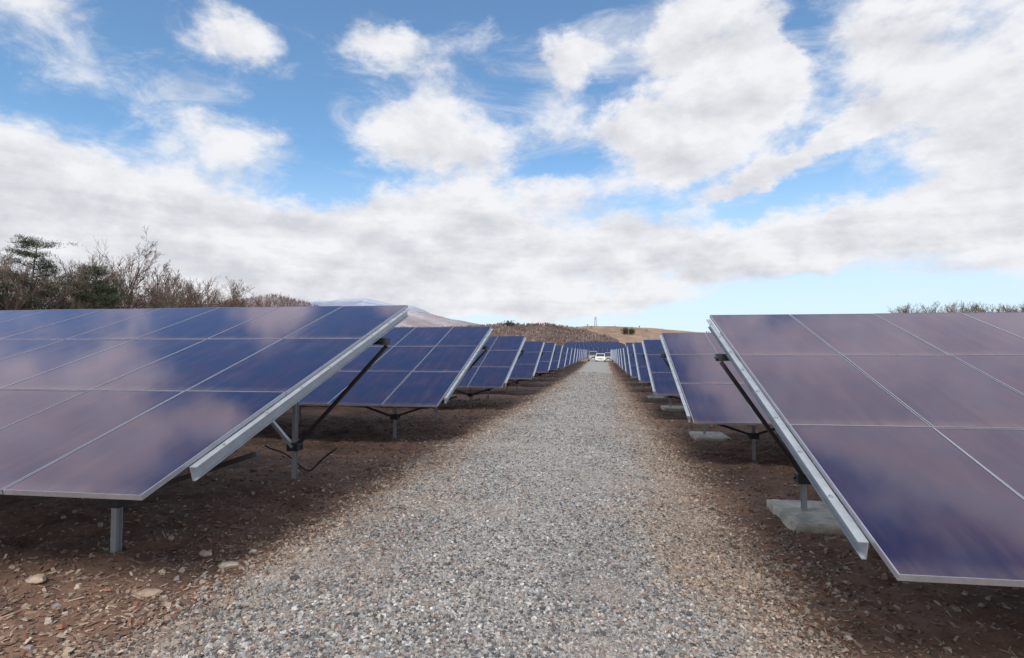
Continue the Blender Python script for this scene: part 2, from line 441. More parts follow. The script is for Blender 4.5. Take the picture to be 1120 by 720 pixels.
# ------------------------------------------------------------------ loose stones and litter near the camera
def scatter_rocks(n, place, size, flat, palette, weights, seed, longf=1.0, band=False):
    g = np.random.default_rng(seed)
    base = np.array([[x, y, z] for z in (-1, 1) for y in (-1, 1) for x in (-1, 1)], dtype=float) * 0.5
    faces = np.array([[0, 2, 3, 1], [4, 5, 7, 6], [0, 1, 5, 4], [2, 6, 7, 3], [0, 4, 6, 2], [1, 3, 7, 5]])
    x, y = place(g, n)
    n = len(x)
    z = H(x, y)
    v = base[None] * (1 + 0.55 * (g.random((n, 8, 3)) - 0.5))
    v[:, 4:, :2] *= (0.45 + 0.4 * g.random((n, 1, 1)))
    s = size(g, n, y)
    v = v * s[:, None, None]
    v[:, :, 0] *= (longf * (0.8 + 0.6 * g.random(n)))[:, None]
    v[:, :, 2] *= flat * (0.7 + 0.6 * g.random(n))[:, None]
    def rot(v, ang, a, b):
        c, s_ = np.cos(ang)[:, None], np.sin(ang)[:, None]
        va, vb = v[:, :, a].copy(), v[:, :, b].copy()
        v[:, :, a] = va * c - vb * s_; v[:, :, b] = va * s_ + vb * c
    rot(v, g.normal(0, 0.35, n), 1, 2); rot(v, g.normal(0, 0.30, n), 0, 2); rot(v, g.random(n) * 6.283, 0, 1)
    v += np.stack([x, y, z + 0.006 + s * flat * 0.22], -1)[:, None, :]
    F = (np.arange(n)[:, None, None] * 8 + faces[None]).reshape(-1, 4)
    pal = np.array(palette); pick = g.choice(len(pal), n, p=np.array(weights) / sum(weights))
    c = pal[pick] * ((0.54 if band else 0.66) + 0.46 * g.random((n, 1)))
    if band:
        e = sstep(np.abs(x + 0.80) + 1.6 * fnoise(x * 1.3, y * 0.8, 71, 4), 0.95, 1.75)[:, None]
        pt = sstep(fnoise(x * 1.1 + 9, y * 0.7, 77, 4), 0.02, 0.22)[:, None]
        warm = np.array([0.92, 0.78, 0.67]); dark = np.array([0.80, 0.80, 0.84])
        c = c * (1 - e) + c * warm * e
        c = c * (1 - 0.75 * pt) + c * dark * 0.85 * pt * 0.75 + 0.0
        lit = sstep(fnoise(x * 0.9 - 5, y * 1.2, 83, 4), 0.05, 0.2)[:, None] * 0.35
        c = c * (1 - lit) + np.array([0.43, 0.38, 0.34]) * lit
    c = np.concatenate([c, np.ones((n, 1))], 1)
    return v.reshape(-1, 3), F, np.repeat(c, 8, axis=0)

def merge(lst):
    Vs, Fs, Cs = [], [], []; b = 0
    for v, f, c in lst:
        Vs.append(v); Fs.append(f + b); Cs.append(c); b += len(v)
    return np.concatenate(Vs), np.concatenate(Fs), np.concatenate(Cs)

def y_near(g, n, y0, y1, k=1.3):
    """more samples near the camera"""
    u = g.random(n); a, b = y0 ** (1 - k), y1 ** (1 - k)
    return (a + u * (b - a)) ** (1 / (1 - k))
def place_road(g, n):
    y = y_near(g, n, 1.9, 55.0, 1.6); l, r = road_edges(y)
    x = l - 0.25 + g.random(n) * (r - l + 0.5) + g.normal(0, 0.10, n)
    return x, y
def place_shoulder(g, n):
    y = y_near(g, n, 1.9, 40.0, 1.5); l, r = road_edges(y)
    side = g.random(n) < 0.5
    x = np.where(side, l + 0.30 + g.normal(0, 0.45, n), r - 0.10 + g.normal(0, 0.5, n))
    return x, y
def place_dirt(g, n):
    y = y_near(g, n, 2.2, 22.0)
    side = g.random(n) < 0.62
    x = np.where(side, -2.3 - np.abs(g.normal(0, 2.4, n)), 0.9 + np.abs(g.normal(0, 2.0, n)))
    return x, y
sz = lambda a, b: (lambda g, n, y: (a + (b - a) * g.random(n) ** 2.2) * (1 + 0.035 * np.maximum(0, y - 6)))
GREYS = [(0.22, 0.222, 0.23), (0.36, 0.36, 0.355), (0.50, 0.49, 0.48), (0.10, 0.103, 0.115), (0.42, 0.36, 0.31), (0.34, 0.25, 0.21), (0.70, 0.69, 0.66)]
TANS = [(0.42, 0.32, 0.24), (0.28, 0.19, 0.13), (0.16, 0.10, 0.075), (0.50, 0.42, 0.34), (0.28, 0.13, 0.09), (0.33, 0.31, 0.29)]
V_, F_, C_ = merge([
    scatter_rocks(150000, place_road, sz(0.007, 0.024), 0.62, GREYS, [4, 5, 4.5, 4, 2.4, 1.0, 2.0], 1, band=True),
    scatter_rocks(12000, place_shoulder, sz(0.010, 0.036), 0.6, GREYS, [2, 3, 3, 2, 4.5, 3, 1.2], 2, band=True),
    scatter_rocks(4500, place_dirt, sz(0.008, 0.042), 0.6, TANS, [3, 3, 3, 1.2, 1, 2], 3),
])
gr = link('gravel', np_mesh('gravel', V_, F_, [M_stone], False, colors=C_)); tag(gr, 'loose crushed grey gravel covering the track between the panel rows', 'gravel', kind='stuff')
V_, F_, C_ = merge([
    scatter_rocks(26000, place_shoulder, sz(0.007, 0.024), 0.16, TANS, [4, 3, 2, 3, 2.0, 0], 4, 2.2),
    scatter_rocks(24000, place_dirt, sz(0.006, 0.022), 0.18, TANS, [2.2, 4, 4, 0.8, 1.6, 0], 5, 2.6),
    scatter_rocks(1300, place_dirt, sz(0.006, 0.012), 0.35, TANS, [2, 4, 3, 1, 1, 0], 6, 9.0),
    scatter_rocks(3500, place_shoulder, sz(0.0035, 0.007), 0.5, TANS, [4, 2, 1, 3, 0.6, 0], 12, 16.0),
    scatter_rocks(9000, place_road, sz(0.006, 0.018), 0.2, TANS, [4, 3, 1, 2, 1.6, 0], 8, 2.4),
])
lt = link('leaf_litter', np_mesh('leaf_litter', V_, F_, [M_litter], False, colors=C_)); tag(lt, 'dry brown leaves, bark chips and twigs strewn over the soil beside the track', 'leaf litter', kind='stuff')

# ------------------------------------------------------------------ solar arrays
TILT = R(17.9); CT, ST = math.cos(TILT), math.sin(TILT)
PW, PS = 1.006, 1.722         # module pitch across and up the slope
NCOL = 14
WID = NCOL * PW

def module_meshes():
    w, s, t, f = 0.996, 1.712, 0.035, 0.008
    g = MB()
    g.box(-w / 2 + f, w / 2 - f, 0.0045, s - 0.0045, t - 0.012, t - 0.003, 0)
    g.box(-w / 2 + f, w / 2 - f, 0.0045, s - 0.0045, t - 0.020, t - 0.0125, 1)
    fr = MB()
    fr.box(-w / 2, -w / 2 + f, 0, s, 0, t); fr.box(w / 2 - f, w / 2, 0, s, 0, t)
    e = 0.004
    fr.box(-w / 2 + f, w / 2 - f, 0, e, 0, t); fr.box(-w / 2 + f, w / 2 - f, s - e, s, 0, t)
    return g.mesh('module', [M_glass, M_back]), fr.mesh('module_frame', [M_frame])
ME_module, ME_frame = module_meshes()

def slope(u, v, dz=0.0, z0=0.0, sd=1):
    """point of the module plane: u metres inwards, v metres up the slope, dz off the plane"""
    return Vector((sd * u, v * CT - dz * ST, z0 + v * ST + dz * CT))

def channel(a, b, out):
    """a C-profile rail along the slope between v=a and v=b; the flanges point to -x (out=-1) or +x"""
    m = MB()
    h, w, t = 0.108, 0.054, 0.006
    prof = [(0, 0), (0, -h), (out * 0.026, -h), (out * 0.026, -h + t), (out * t, -h + t), (out * t, -t), (out * w, -t), (out * w, 0)]
    n = len(prof)
    pts = []
    for v in (a, b):
        for (x, z) in prof:
            pts.append((x, v * CT - z * ST, v * ST + z * CT))
    fs = [(i, (i + 1) % n, n + (i + 1) % n, n + i) for i in range(n)]
    fs += [(0, 1, 4, 5), (1, 2, 3, 4), (0, 5, 6, 7), (n, n + 5, n + 4, n + 1), (n + 1, n + 4, n + 3, n + 2), (n, n + 7, n + 6, n + 5)]
    m.add(pts, fs)
    return m

def bolt_mesh():
    m = MB(); n = 6
    m.tube([(0, 0, 0), (0, -0.003 * ST, 0.004)], 0.016, 10)
    m.tube([(0, 0, 0.004), (0, -0.004, 0.014)], 0.009, 6)
    return m.mesh('bolt', [M_post])
ME_bolt = bolt_mesh()

def post_mesh(h):
    m = MB(); w, d, t = 0.048, 0.066, 0.005      # H section, longer than the clearance so that it enters the soil
    m.box(-w / 2, w / 2, -d / 2, -d / 2 + t, -0.35, h); m.box(-w / 2, w / 2, d / 2 - t, d / 2, -0.35, h)
    m.box(-t / 2, t / 2, -d / 2 + t, d / 2 - t, -0.35, h)
    return m.mesh('post', [M_post])

BEAM_END = -0.064
V_FRONT, V_REAR = 1.05, 3.98                  # metres up the slope of the two post rows
def beam_us():
    return [0.0] + [1.15 + 2.35 * k - 1.15 + 2.35 for k in range(5)] + [WID - 0.05]
POST_US = [1.15, 4.65, 8.15, 11.65]
ARR = {}
def array_meshes(sd):
    A = {}
    A['end_beam'] = channel(0.42 if sd < 0 else 0.30, 3 * PS - 0.10, -sd).mesh('end_beam', [M_steel])
    A['rafter'] = channel(0.30, 3 * PS - 0.10, -sd).mesh('rafter', [M_steel])
    for nm, v in (('front', V_FRONT), ('rear', V_REAR)):
        g = MB(); z = -0.125 - 0.045
        p = slope(0, v, z); o_ = 0.12 if nm == 'rear' else -0.10
        g.box(min(sd * -o_, sd * (WID + 0.1)), max(sd * -o_, sd * (WID + 0.1)), p.y - 0.025, p.y + 0.025, p.z - 0.04, p.z + 0.04)
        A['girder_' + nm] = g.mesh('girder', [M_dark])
        g = MB(); g.box(-0.04, 0.02, p.y - 0.032, p.y + 0.032, p.z - 0.045, p.z + 0.043); g.tube([(-0.05, p.y - 0.09, p.z), (-0.05, p.y + 0.09, p.z)], 0.014, 8)
        A['clamp_' + nm] = g.mesh('clamp', [M_dark])
    return A
ARR[-1] = array_meshes(-1); ARR[1] = array_meshes(1)

jit = random.Random(77)
def make_array(sd, x0, y0, z0, label, group, detail):
    """x0,y0: near corner of the low edge; z0: its height"""
    gz = float(H(x0 + sd * 1.1, y0 + 2.5))
    root = empty('solar_array', (x0, y0, gz))
    tag(root, label, 'solar array', group)
    b = z0 - gz
    A = ARR[sd]
    if detail == 0:                            # far rows: three bands of modules on a rail frame in a single mesh
        bpy.data.objects.remove(root)
        m = MB()
        Mx = Matrix.Translation((0, 0, b)) @ Matrix.Rotation(TILT, 4, 'X')
        for c in range(NCOL):
            u0 = min(sd * c * PW, sd * (c + 1) * PW) + 0.008
            for r in range(3):
                m.box(u0, u0 + 0.99, r * PS, r * PS + 1.704, 0, 0.03, 1, Mx)
                m.box(u0 + 0.013, u0 + 0.977, r * PS + 0.013, r * PS + 1.69, 0.0315, 0.035, 0, Mx)
        x_ = sd * -0.03
        m.box(x_ - 0.031, x_ + 0.031, 0.62, 3 * PS - 0.1, -0.125, 0.0, 2, Mx)
        for v in (V_FRONT, V_REAR):
            p = slope(0, v, -0.17, b)
            m.box(min(0, sd * WID), max(0, sd * WID), p.y - 0.03, p.y + 0.03, p.z - 0.04, p.z + 0.04, 3)
            for u in POST_US: m.box(sd * u - 0.03, sd * u + 0.03, p.y - 0.035, p.y + 0.035, -0.3, p.z, 3)
        o = link('solar_array', m.mesh('solar_array_far', [M_glass, M_frame, M_steel, M_post]), None, (x0, y0, gz))
        return tag(o, label, 'solar array', group)
    for c in range(NCOL):
        for r in range(3):
            p = slope((c + 0.5) * PW, r * PS, 0, b, sd)
            o = link('solar_panel', ME_module, root, p, (TILT + R(jit.uniform(-0.22, 0.22)), R(jit.uniform(-0.22, 0.22)), 0))
            if detail > 1: link('panel_frame', ME_frame, o)
            else: link('panel_frame', ME_frame, o)
    e = link('end_beam', A['end_beam'], root, (0, 0, b)); e.location.x = -sd * 0.002
    if detail > 1:
        for k in range(8):
            p = slope(-0.034, 0.75 + k * 0.58, 0.0, 0, sd); link('bolt', ME_bolt, e, p)
    for k in range(1, 7):
        link('rafter', A['rafter'], root, (sd * (2.33 * k), 0, b))
    for nm, v in (('front', V_FRONT), ('rear', V_REAR)):
        g = link('girder', A['girder_' + nm], root, (0, 0, b))
        link('clamp', A['clamp_' + nm], g, ((-0.06 if nm == 'rear' else 0.16) * sd, 0, 0))
        pz = slope(0, v, -0.215, b).z; py = slope(0, v, -0.17, b).y
        for k, u in enumerate(POST_US):
            if nm == 'front' and sd > 0 and y0 < 5: u += 0.75
            if nm == 'rear' and sd > 0 and k == 0: u = 0.80
            hz = float(H(x0 + sd * u, y0 + py)) - gz
            ps = link('post', post_mesh(pz - hz), root, (sd * u, py, hz))
            jz = hz + min(0.42, 0.5 * (pz - hz) + 0.06)
            for s_ in (-1, 1):
                br = MB()
                out = -s_ * sd                                  # the brace to the near edge is the dark one
                span = min(1.22, u + 0.07) if s_ * sd < 0 else 1.22
                br.bar((0, 0, 0), (s_ * span, 0, pz - jz - 0.01), 0.058, 0.04)
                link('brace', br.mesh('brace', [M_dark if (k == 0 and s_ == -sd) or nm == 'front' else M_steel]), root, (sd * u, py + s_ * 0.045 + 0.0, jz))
            bk = MB(); bk.box(-0.075, 0.075, -0.072, 0.072, -0.05, 0.05)
            bk.tube([(-0.10, 0.02, 0.0), (0.10, 0.02, 0.0)], 0.012, 8)
            link('bracket', bk.mesh('bracket', [M_dark]), ps, (0, 0, jz - hz))
            if nm == 'rear' and k == 0 and sd > 0 and y0 < 26:
                ft = MB(); ft.box(-0.27, 0.45, -0.58, 0.48, -0.20, 0.060); ft.box(-0.24, 0.42, -0.55, 0.45, 0.060, 0.072)
                link('concrete_footing', ft.mesh('concrete_footing', [M_concrete]), root, (sd * (u - 0.0), py, hz))
    return root

LEFT = [(3.22, -0.90), (9.68, -0.91), (16.15, -0.96), (23.0, -1.00), (29.7, -0.95), (35.9, -0.99)]
RIGHT = [(3.13, -1.10), (9.53, -1.10), (16.03, -1.11), (22.3, -1.08), (28.9, -1.14)]
while len(LEFT) < 16:
    y = LEFT[-1][0] + 6.45; LEFT.append((y, min(-0.80, -1.05 + 0.0045 * (y - 40))))
while len(RIGHT) < 16:
    y = RIGHT[-1][0] + 6.4; RIGHT.append((y, min(-0.85, -1.18 + 0.0045 * (y - 30))))
ORD = ['first', 'second', 'third', 'fourth', 'fifth', 'sixth', 'seventh', 'eighth', 'ninth', 'tenth', 'eleventh', 'twelfth',
       'thirteenth', 'fourteenth', 'fifteenth', 'sixteenth']
for sd, rows, X0, sidew in ((-1, LEFT, -2.80, 'left'), (1, RIGHT, 1.405, 'right')):
    for k, (y, z) in enumerate(rows):
        if k == 0:
            lab = ('nearest tilted array of purple-blue panels with cloud reflections, left of gravel track' if sd < 0
                   else 'nearest tilted array of mauve reflecting panels, right of gravel track')
        else:
            lab = '%s tilted solar array from the camera in the row left of the gravel track' % ORD[k]
            lab = lab.replace('left of', sidew + ' of')
        make_array(sd, X0, y, EYE + z, lab, 'solar arrays lining the %s side of the track' % sidew, 2 if k < 2 else (1 if k < 8 else 0))

# cross arrays on the rising ground beyond the end of the track
def far_field(x0, x1, y, label):
    gz = float(H((x0 + x1) / 2, y)); m = MB()
    Mx = Matrix.Translation((0, 0, 0.75)) @ Matrix.Rotation(TILT, 4, 'X')
    n = int((x1 - x0) / 1.006)
    for c in range(n):
        for r in range(3):
            u = c * PW
            m.box(u, u + 0.99, r * PS, r * PS + 1.704, 0, 0.03, 1, Mx)
            m.box(u + 0.013, u + 0.977, r * PS + 0.013, r * PS + 1.69, 0.0315, 0.035, 0, Mx)
    for v in (V_FRONT, V_REAR):
        p = slope(0, v, -0.17, 0.75)
        m.box(0, n * PW, p.y - 0.04, p.y + 0.04, p.z - 0.04, p.z + 0.04, 2)
        for c in range(1, n, 4): m.box(c * PW - 0.04, c * PW + 0.04, p.y - 0.03, p.y + 0.03, -0.6, p.z, 2)
    o = link('solar_array', m.mesh('solar_array_beyond', [M_glass, M_frame, M_post]), None, (x0, y, gz))
    tag(o, label, 'solar array', 'distant solar arrays on the slope beyond the track')
for k, y in enumerate((124, 131.5, 139, 146.5, 154, 161.5, 169, 176.5)):
    for j, (a, b) in enumerate(((-9 - 0.3 * k, 6), (7, 22), (23, 38))):
        far_field(a, b, y, 'thin blue strip of distant solar array crossing the slope beyond the end of the track')

# ------------------------------------------------------------------ hills and mountains
def ground_at(x, y): return float(H(x, y))

def ridge(name, mat, az0, az1, dist, depth, prof, rough, seed, kind='structure', res=(220, 60), base=-3.0):
    """a real hill: a height field whose crest runs at the given distance; prof lists (azimuth, crest height above eye level / distance)"""
    a = np.linspace(R(az0), R(az1), res[0]); t = np.linspace(-1, 1, res[1])
    A, T = np.meshgrid(a, t)
    pr = np.interp(np.degrees(a), [p[0] for p in prof], [p[1] for p in prof])[None, :] * dist
    rad = dist + depth * T
    X = rad * np.sin(A); Y = rad * np.cos(A)
    shp = np.where(T < 0, 1 - sstep(-T, 0.0, 1.0), 1 - sstep(T, 0.2, 1.0))
    nz = fnoise(X / (dist * 0.06), Y / (dist * 0.06), seed, 6)
    Z = base + (pr + EYE - base) * shp * (1 + 0.25 * nz * rough) + nz * rough * dist * 0.006 * shp
    nxx = res[0]
    ii = (np.arange(res[1] - 1)[:, None] * nxx + np.arange(nxx - 1)[None, :])
    q = np.stack([ii, ii + 1, ii + nxx + 1, ii + nxx], -1).reshape(-1, 4)
    o = link(name, np_mesh(name, np.stack([X, Y, Z], -1).reshape(-1, 3), q, [mat], True))
    tag(o, kind=kind)
    return X, Y, Z

def land(name, cols, scale, cover=None, rough=0.95):
    m, nt, p = material(name)
    geo = nd(nt, 'ShaderNodeNewGeometry'); P = geo.outputs['Position']
    n = noise(nt, P, scale, 8.0, 0.68); n2 = noise(nt, P, scale * 7, 6.0, 0.7)
    c = mixc(nt, smooth(nt, n, 0.38, 0.62), cols[0], cols[1])
    c = mixc(nt, smooth(nt, n2, 0.42, 0.62, 0, 0.7), c, cols[2])
    if cover:
        s = nd(nt, 'ShaderNodeSeparateXYZ'); nt.links.new(P, s.inputs[0])
        h = mth(nt, 'ADD', s.outputs[2], mth(nt, 'MULTIPLY', mth(nt, 'SUBTRACT', n2, 0.5), cover[2]))
        h = mth(nt, 'ADD', h, mth(nt, 'MULTIPLY', mth(nt, 'SUBTRACT', n, 0.5), cover[2]))
        c = mixc(nt, smooth(nt, h, cover[0], cover[1], 0, 0.9), c, cover[3])
    nt.links.new(c, p.inputs['Base Color']); p.inputs['Roughness'].default_value = rough
    p.inputs['Specular IOR Level'].default_value = 0.1
    return m
M_wood_hill = land('winter_woodland', ((0.13, 0.085, 0.075), (0.19, 0.125, 0.10), (0.085, 0.058, 0.052)), 0.02)
M_field_hill = land('dry_field', ((0.30, 0.21, 0.15), (0.22, 0.155, 0.12), (0.35, 0.26, 0.19)), 0.012)
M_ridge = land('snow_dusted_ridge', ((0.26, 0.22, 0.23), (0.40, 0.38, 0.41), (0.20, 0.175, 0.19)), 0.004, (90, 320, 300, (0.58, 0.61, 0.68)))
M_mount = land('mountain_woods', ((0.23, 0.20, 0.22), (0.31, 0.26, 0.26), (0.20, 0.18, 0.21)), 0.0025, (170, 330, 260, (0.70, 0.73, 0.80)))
M_snow = land('snowy_mountain', ((0.24, 0.28, 0.38), (0.40, 0.46, 0.58), (0.20, 0.24, 0.34)), 0.0022, (340, 700, 480, (0.64, 0.69, 0.78)))  # distance haze painted into the base colours as a blue tint
hA = ridge('hill', M_wood_hill, -20, 1.5, 430, 150, [(-20, .041), (-13, .044), (-11, .046), (-9, .050), (-8, .046), (-6.5, .048), (-5, .046), (-3.5, .042), (-1.5, .036), (1.5, .020)], 0.5, 31)
hB = ridge('hill', M_field_hill, -7, 26, 560, 190, [(-7, .030), (-3.5, .043), (-1.5, .0475), (0.5, .0465), (3, .045), (5, .043), (8, .038), (12, .031), (26, .02)], 0.25, 37)
hC = ridge('hill', M_mount, -46, -22, 1500, 500, [(-46, .06), (-38, .074), (-34, .080), (-31.6, .088), (-30.3, .088), (-28.8, .082), (-27, .070), (-22, .035)], 0.5, 41)
hD = ridge('mountain', M_snow, -34, -14, 5200, 1500, [(-34, .06), (-28, .084), (-25.5, .088), (-23, .092), (-21.5, .088), (-20, .083), (-18.5, .080), (-16, .062), (-14, .048)], 0.4, 43)
hE = ridge('mountain', M_ridge, -23, -9, 2400, 800, [(-23, .045), (-20.5, .072), (-19.2, .076), (-17.5, .071), (-15, .059), (-12, .051), (-9, .035)], 0.5, 47)

# ------------------------------------------------------------------ bare winter trees
def bark(name, a, b):
    return simple(name, a, 0.9, 0, 0.35, 3.0) if b is None else simple(name, b, 0.9, 0, 0.35, 3.0)
M_bark = simple('winter_bark', (0.15, 0.12, 0.105), 0.9, 0, 0.35, 3.0)
M_twig = simple('brown_twigs', (0.175, 0.128, 0.105), 0.9, 0, 0.3, 2.0)
M_pine = simple('pine_needles', (0.045, 0.062, 0.030), 0.85, 0, 0.4, 4.0)

def fast_tubes(segs, sides):
    """segs: arrays a(n,3), b(n,3), ra, rb -> prisms"""
    a = np.array([s[0] for s in segs]); b = np.array([s[1] for s in segs])
    ra = np.array([s[2] for s in segs]); rb = np.array([s[3] for s in segs])
    d = b - a; d /= np.linalg.norm(d, axis=1, keepdims=True) + 1e-9
    x = np.cross(d, np.array([0.13, 0.27, 0.95])); x /= np.linalg.norm(x, axis=1, keepdims=True) + 1e-9
    y = np.cross(d, x); n = len(segs)
    V = []
    for base, r in ((a, ra), (b, rb)):
        for k in range(sides):
            c, s = math.cos(2 * math.pi * k / sides), math.sin(2 * math.pi * k / sides)
            V.append(base + (x * c + y * s) * r[:, None])
    V = np.stack(V, 1).reshape(-1, 3)
    f = np.array([[k, (k + 1) % sides, sides + (k + 1) % sides, sides + k] for k in range(sides)])
    F = (np.arange(n)[:, None, None] * 2 * sides + f[None]).reshape(-1, 4)
    return V, F

def bare_tree(seed, height=9.0, spread=0.33, trunk_r=0.13, nb=15, twig=1.0, fork=False):
    g = random.Random(seed)
    limbs, twigs = [], []
    def grow_(p, d, L, r, lvl, store):
        n = 5 if lvl == 0 else (4 if lvl < 3 else 2)
        pts = [p.copy()]; q = p.copy(); dd = d.normalized(); rad = [r]
        for i in range(n):
            dd = (dd + Vector((g.gauss(0, 1), g.gauss(0, 1), g.gauss(0, 0.5))) * (0.09 if lvl == 0 else 0.17) + Vector((0, 0, 0.05 if lvl else 0.0))).normalized()
            q = q + dd * (L / n); pts.append(q.copy()); rad.append(r * (1 - 0.8 * (i + 1) / n) + 0.004)
        for i in range(n): store(lvl)[len(store(lvl)):] = [(pts[i], pts[i + 1], rad[i], rad[i + 1])]
        if lvl >= 4: return
        cnt = [nb, 6, 5, 3][lvl]
        for k in range(cnt):
            t = (0.30 + 0.70 * (k + g.random()) / cnt) if lvl == 0 else (0.15 + 0.85 * g.random())
            i = min(int(t * n), n - 1); f = t * n - i
            o = pts[i].lerp(pts[i + 1], f)
            ax = g.random() * 6.283
            side = Vector((math.cos(ax), math.sin(ax), 0))
            par = (pts[i + 1] - pts[i]).normalized()
            sd_ = (side - par * side.dot(par)).normalized()
            ang = R(g.uniform(22, 46) if lvl == 0 else g.uniform(18, 50))
            nd_ = par * math.cos(ang) + sd_ * math.sin(ang) + Vector((0, 0, 0.15))
            LL = L * ((spread * (1.25 - 0.75 * t)) if lvl == 0 else g.uniform(0.32, 0.55)) * (0.8 + 0.4 * g.random())
            rr = max(0.006, (rad[i] * (1 - f) + rad[i + 1] * f) * (0.5 if lvl == 0 else 0.55))
            grow_(o, nd_, LL, rr, lvl + 1, store)
    st = lambda lvl: limbs if lvl < 2 else twigs
    if fork:
        for k in range(3):
            a_ = g.random() * 6.28
            grow_(Vector((0.05 * math.cos(a_), 0.05 * math.sin(a_), -0.2)), Vector((0.28 * math.cos(a_), 0.28 * math.sin(a_), 1)), height * g.uniform(0.85, 1), trunk_r * 0.75, 0, st)
    else:
        grow_(Vector((0, 0, -0.2)), Vector((g.gauss(0, 0.05), g.gauss(0, 0.05), 1)), height, trunk_r, 0, st)
    Vl, Fl = fast_tubes(limbs, 5)
    tw = [(a, b, max(ra, 0.007) * twig, max(rb, 0.006) * twig) for a, b, ra, rb in twigs]
    Vt, Ft = fast_tubes(tw, 3)
    return np_mesh('trunk', Vl, Fl, [M_bark], True), np_mesh('crown', Vt, Ft, [M_twig], False)

def pine(seed, height=9.0):
    g = random.Random(seed); limbs = []; pads = []
    p = Vector((0, 0, -0.2)); d = Vector((g.gauss(0, 0.06), g.gauss(0, 0.06), 1)).normalized(); pts = [p]; n = 8
    for i in range(n):
        d = (d + Vector((g.gauss(0, 0.07), g.gauss(0, 0.07), 0.03))).normalized(); pts.append(pts[-1] + d * height / n)
    rad = [0.17 * (1 - 0.85 * i / n) for i in range(n + 1)]
    for i in range(n): limbs.append((pts[i], pts[i + 1], rad[i], rad[i + 1]))
    for k in range(30):
        t = 0.36 + 0.64 * (k + g.random() * 0.7) / 30
        i = min(int(t * n), n - 1); o = pts[i].lerp(pts[i + 1], t * n - i)
        a = g.random() * 6.283; L = (0.6 + 2.7 * (1 - (t - 0.3) / 0.72) ** 0.7) * g.uniform(0.65, 1.1)
        dd = Vector((math.cos(a), math.sin(a), g.uniform(0.0, 0.35))).normalized(); q = o.copy(); r = 0.05 * (1.2 - t)
        for s in range(5):
            dd = (dd + Vector((g.gauss(0, 0.15), g.gauss(0, 0.15), g.uniform(-0.04, 0.12)))).normalized()
            q2 = q + dd * L / 5; limbs.append((q, q2, r + 0.012 * (1 - s / 5), r * 0.8 + 0.008)); q = q2
            if s >= 1:
                for _ in range(3):
                    pads.append((q + Vector((g.gauss(0, 0.28), g.gauss(0, 0.28), g.uniform(0.0, 0.16))), g.uniform(0.28, 0.5)))
    Vl, Fl = fast_tubes(limbs, 5)
    gr_ = np.random.default_rng(seed); V = []; 
    for c, r in pads:                                        # tufts: flat clouds of short needle blades
        m_ = 42
        o = gr_.normal(0, 1, (m_, 3)) * np.array([r * 0.55, r * 0.55, r * 0.16]) + np.array(c)
        dr = gr_.normal(0, 1, (m_, 3)) + np.array([0, 0, 0.7]); dr /= np.linalg.norm(dr, axis=1, keepdims=True)
        sdv = np.cross(dr, gr_.normal(0, 1, (m_, 3))); sdv /= np.linalg.norm(sdv, axis=1, keepdims=True)
        L = 0.10 + 0.08 * gr_.random((m_, 1))
        V.append(np.stack([o - sdv * 0.012, o + sdv * 0.012, o + dr * L + sdv * 0.006, o + dr * L - sdv * 0.006], 1))
    V = np.concatenate(V).reshape(-1, 3); F = np.arange(len(V)).reshape(-1, 4)
    return np_mesh('trunk', Vl, Fl, [M_bark], True), np_mesh('crown', V, F, [M_pine], False)

TREES = [bare_tree(101, 8.6, 0.36), bare_tree(102, 8.0, 0.42, 0.12, 16), bare_tree(103, 9.0, 0.30, 0.11, 16), bare_tree(104, 7.6, 0.40, 0.10, 14, fork=True), bare_tree(105, 8.4, 0.34, 0.12, 18)]
def put_tree(kind, x, y, s, rz, name, label, cat, group=None):
    root = empty(name, (x, y, ground_at(x, y)), rz); root.scale = (s, s, s)
    link('trunk', kind[0], root); link('crown', kind[1], root)
    tag(root, label, cat, group)
    return root
tall = bare_tree(140, 10.3, 0.42, 0.19, 17, 1.35)
put_tree(tall, -38.0, 41.3, 0.88, 0.4, 'bare_tree', 'tallest leafless tree of the left wood, rising above its neighbours with a forked crown', 'bare tree')
for (x, y, h, sd_, lab) in ((-38.5, 33.6, 9.6, 201, 'topmost layered dark pine at the left end of the wood, its crown against the sky'),
                            (-37.0, 35.9, 8.3, 202, 'shorter dark pine with flat needle layers between the tall pine and the bare trees'),
                            (-38.0, 31.0, 7.6, 203, 'low dark pine at the very left edge of the picture beside the tall pine'),
                            (-36.4, 37.6, 7.0, 204, 'rightmost and smallest dark pine, standing among bare trunks in the left wood')):
    put_tree(pine(sd_, h), x, y, 1.0, sd_ * 1.7, 'pine_tree', lab, 'pine tree')
g = random.Random(5)
for row in range(4):
    y = 14.0 + row * 0.7
    while y < 71 + row * 3:
        x = -37.0 - row * 3.2 + g.uniform(-1.3, 1.3)
        s = g.uniform(0.80, 1.06) * (0.84 if y < 40 else 1.0 - 0.006 * min(y - 40, 24)) * (1 + 0.03 * row)
        if not (abs(y - 41.3) < 1.0 and row == 0):
            put_tree(g.choice(TREES), x, y, s, g.random() * 6.28, 'bare_tree', 'leafless brown tree in the dense wood along the left horizon', 'bare tree', 'bare trees of the wood on the left')
        y += g.uniform(1.2, 2.3)
for row in range(3):
    x = 50.5 + row
    while x < 96:
        put_tree(g.choice(TREES), x, 108 + row * 4 + g.uniform(-1, 1), g.uniform(0.96, 1.10), g.random() * 6.28, 'bare_tree',
                 'leafless reddish tree in the low line above the right-hand panels', 'bare tree', 'bare trees of the line on the right horizon')
        x += g.uniform(0.8, 1.7)

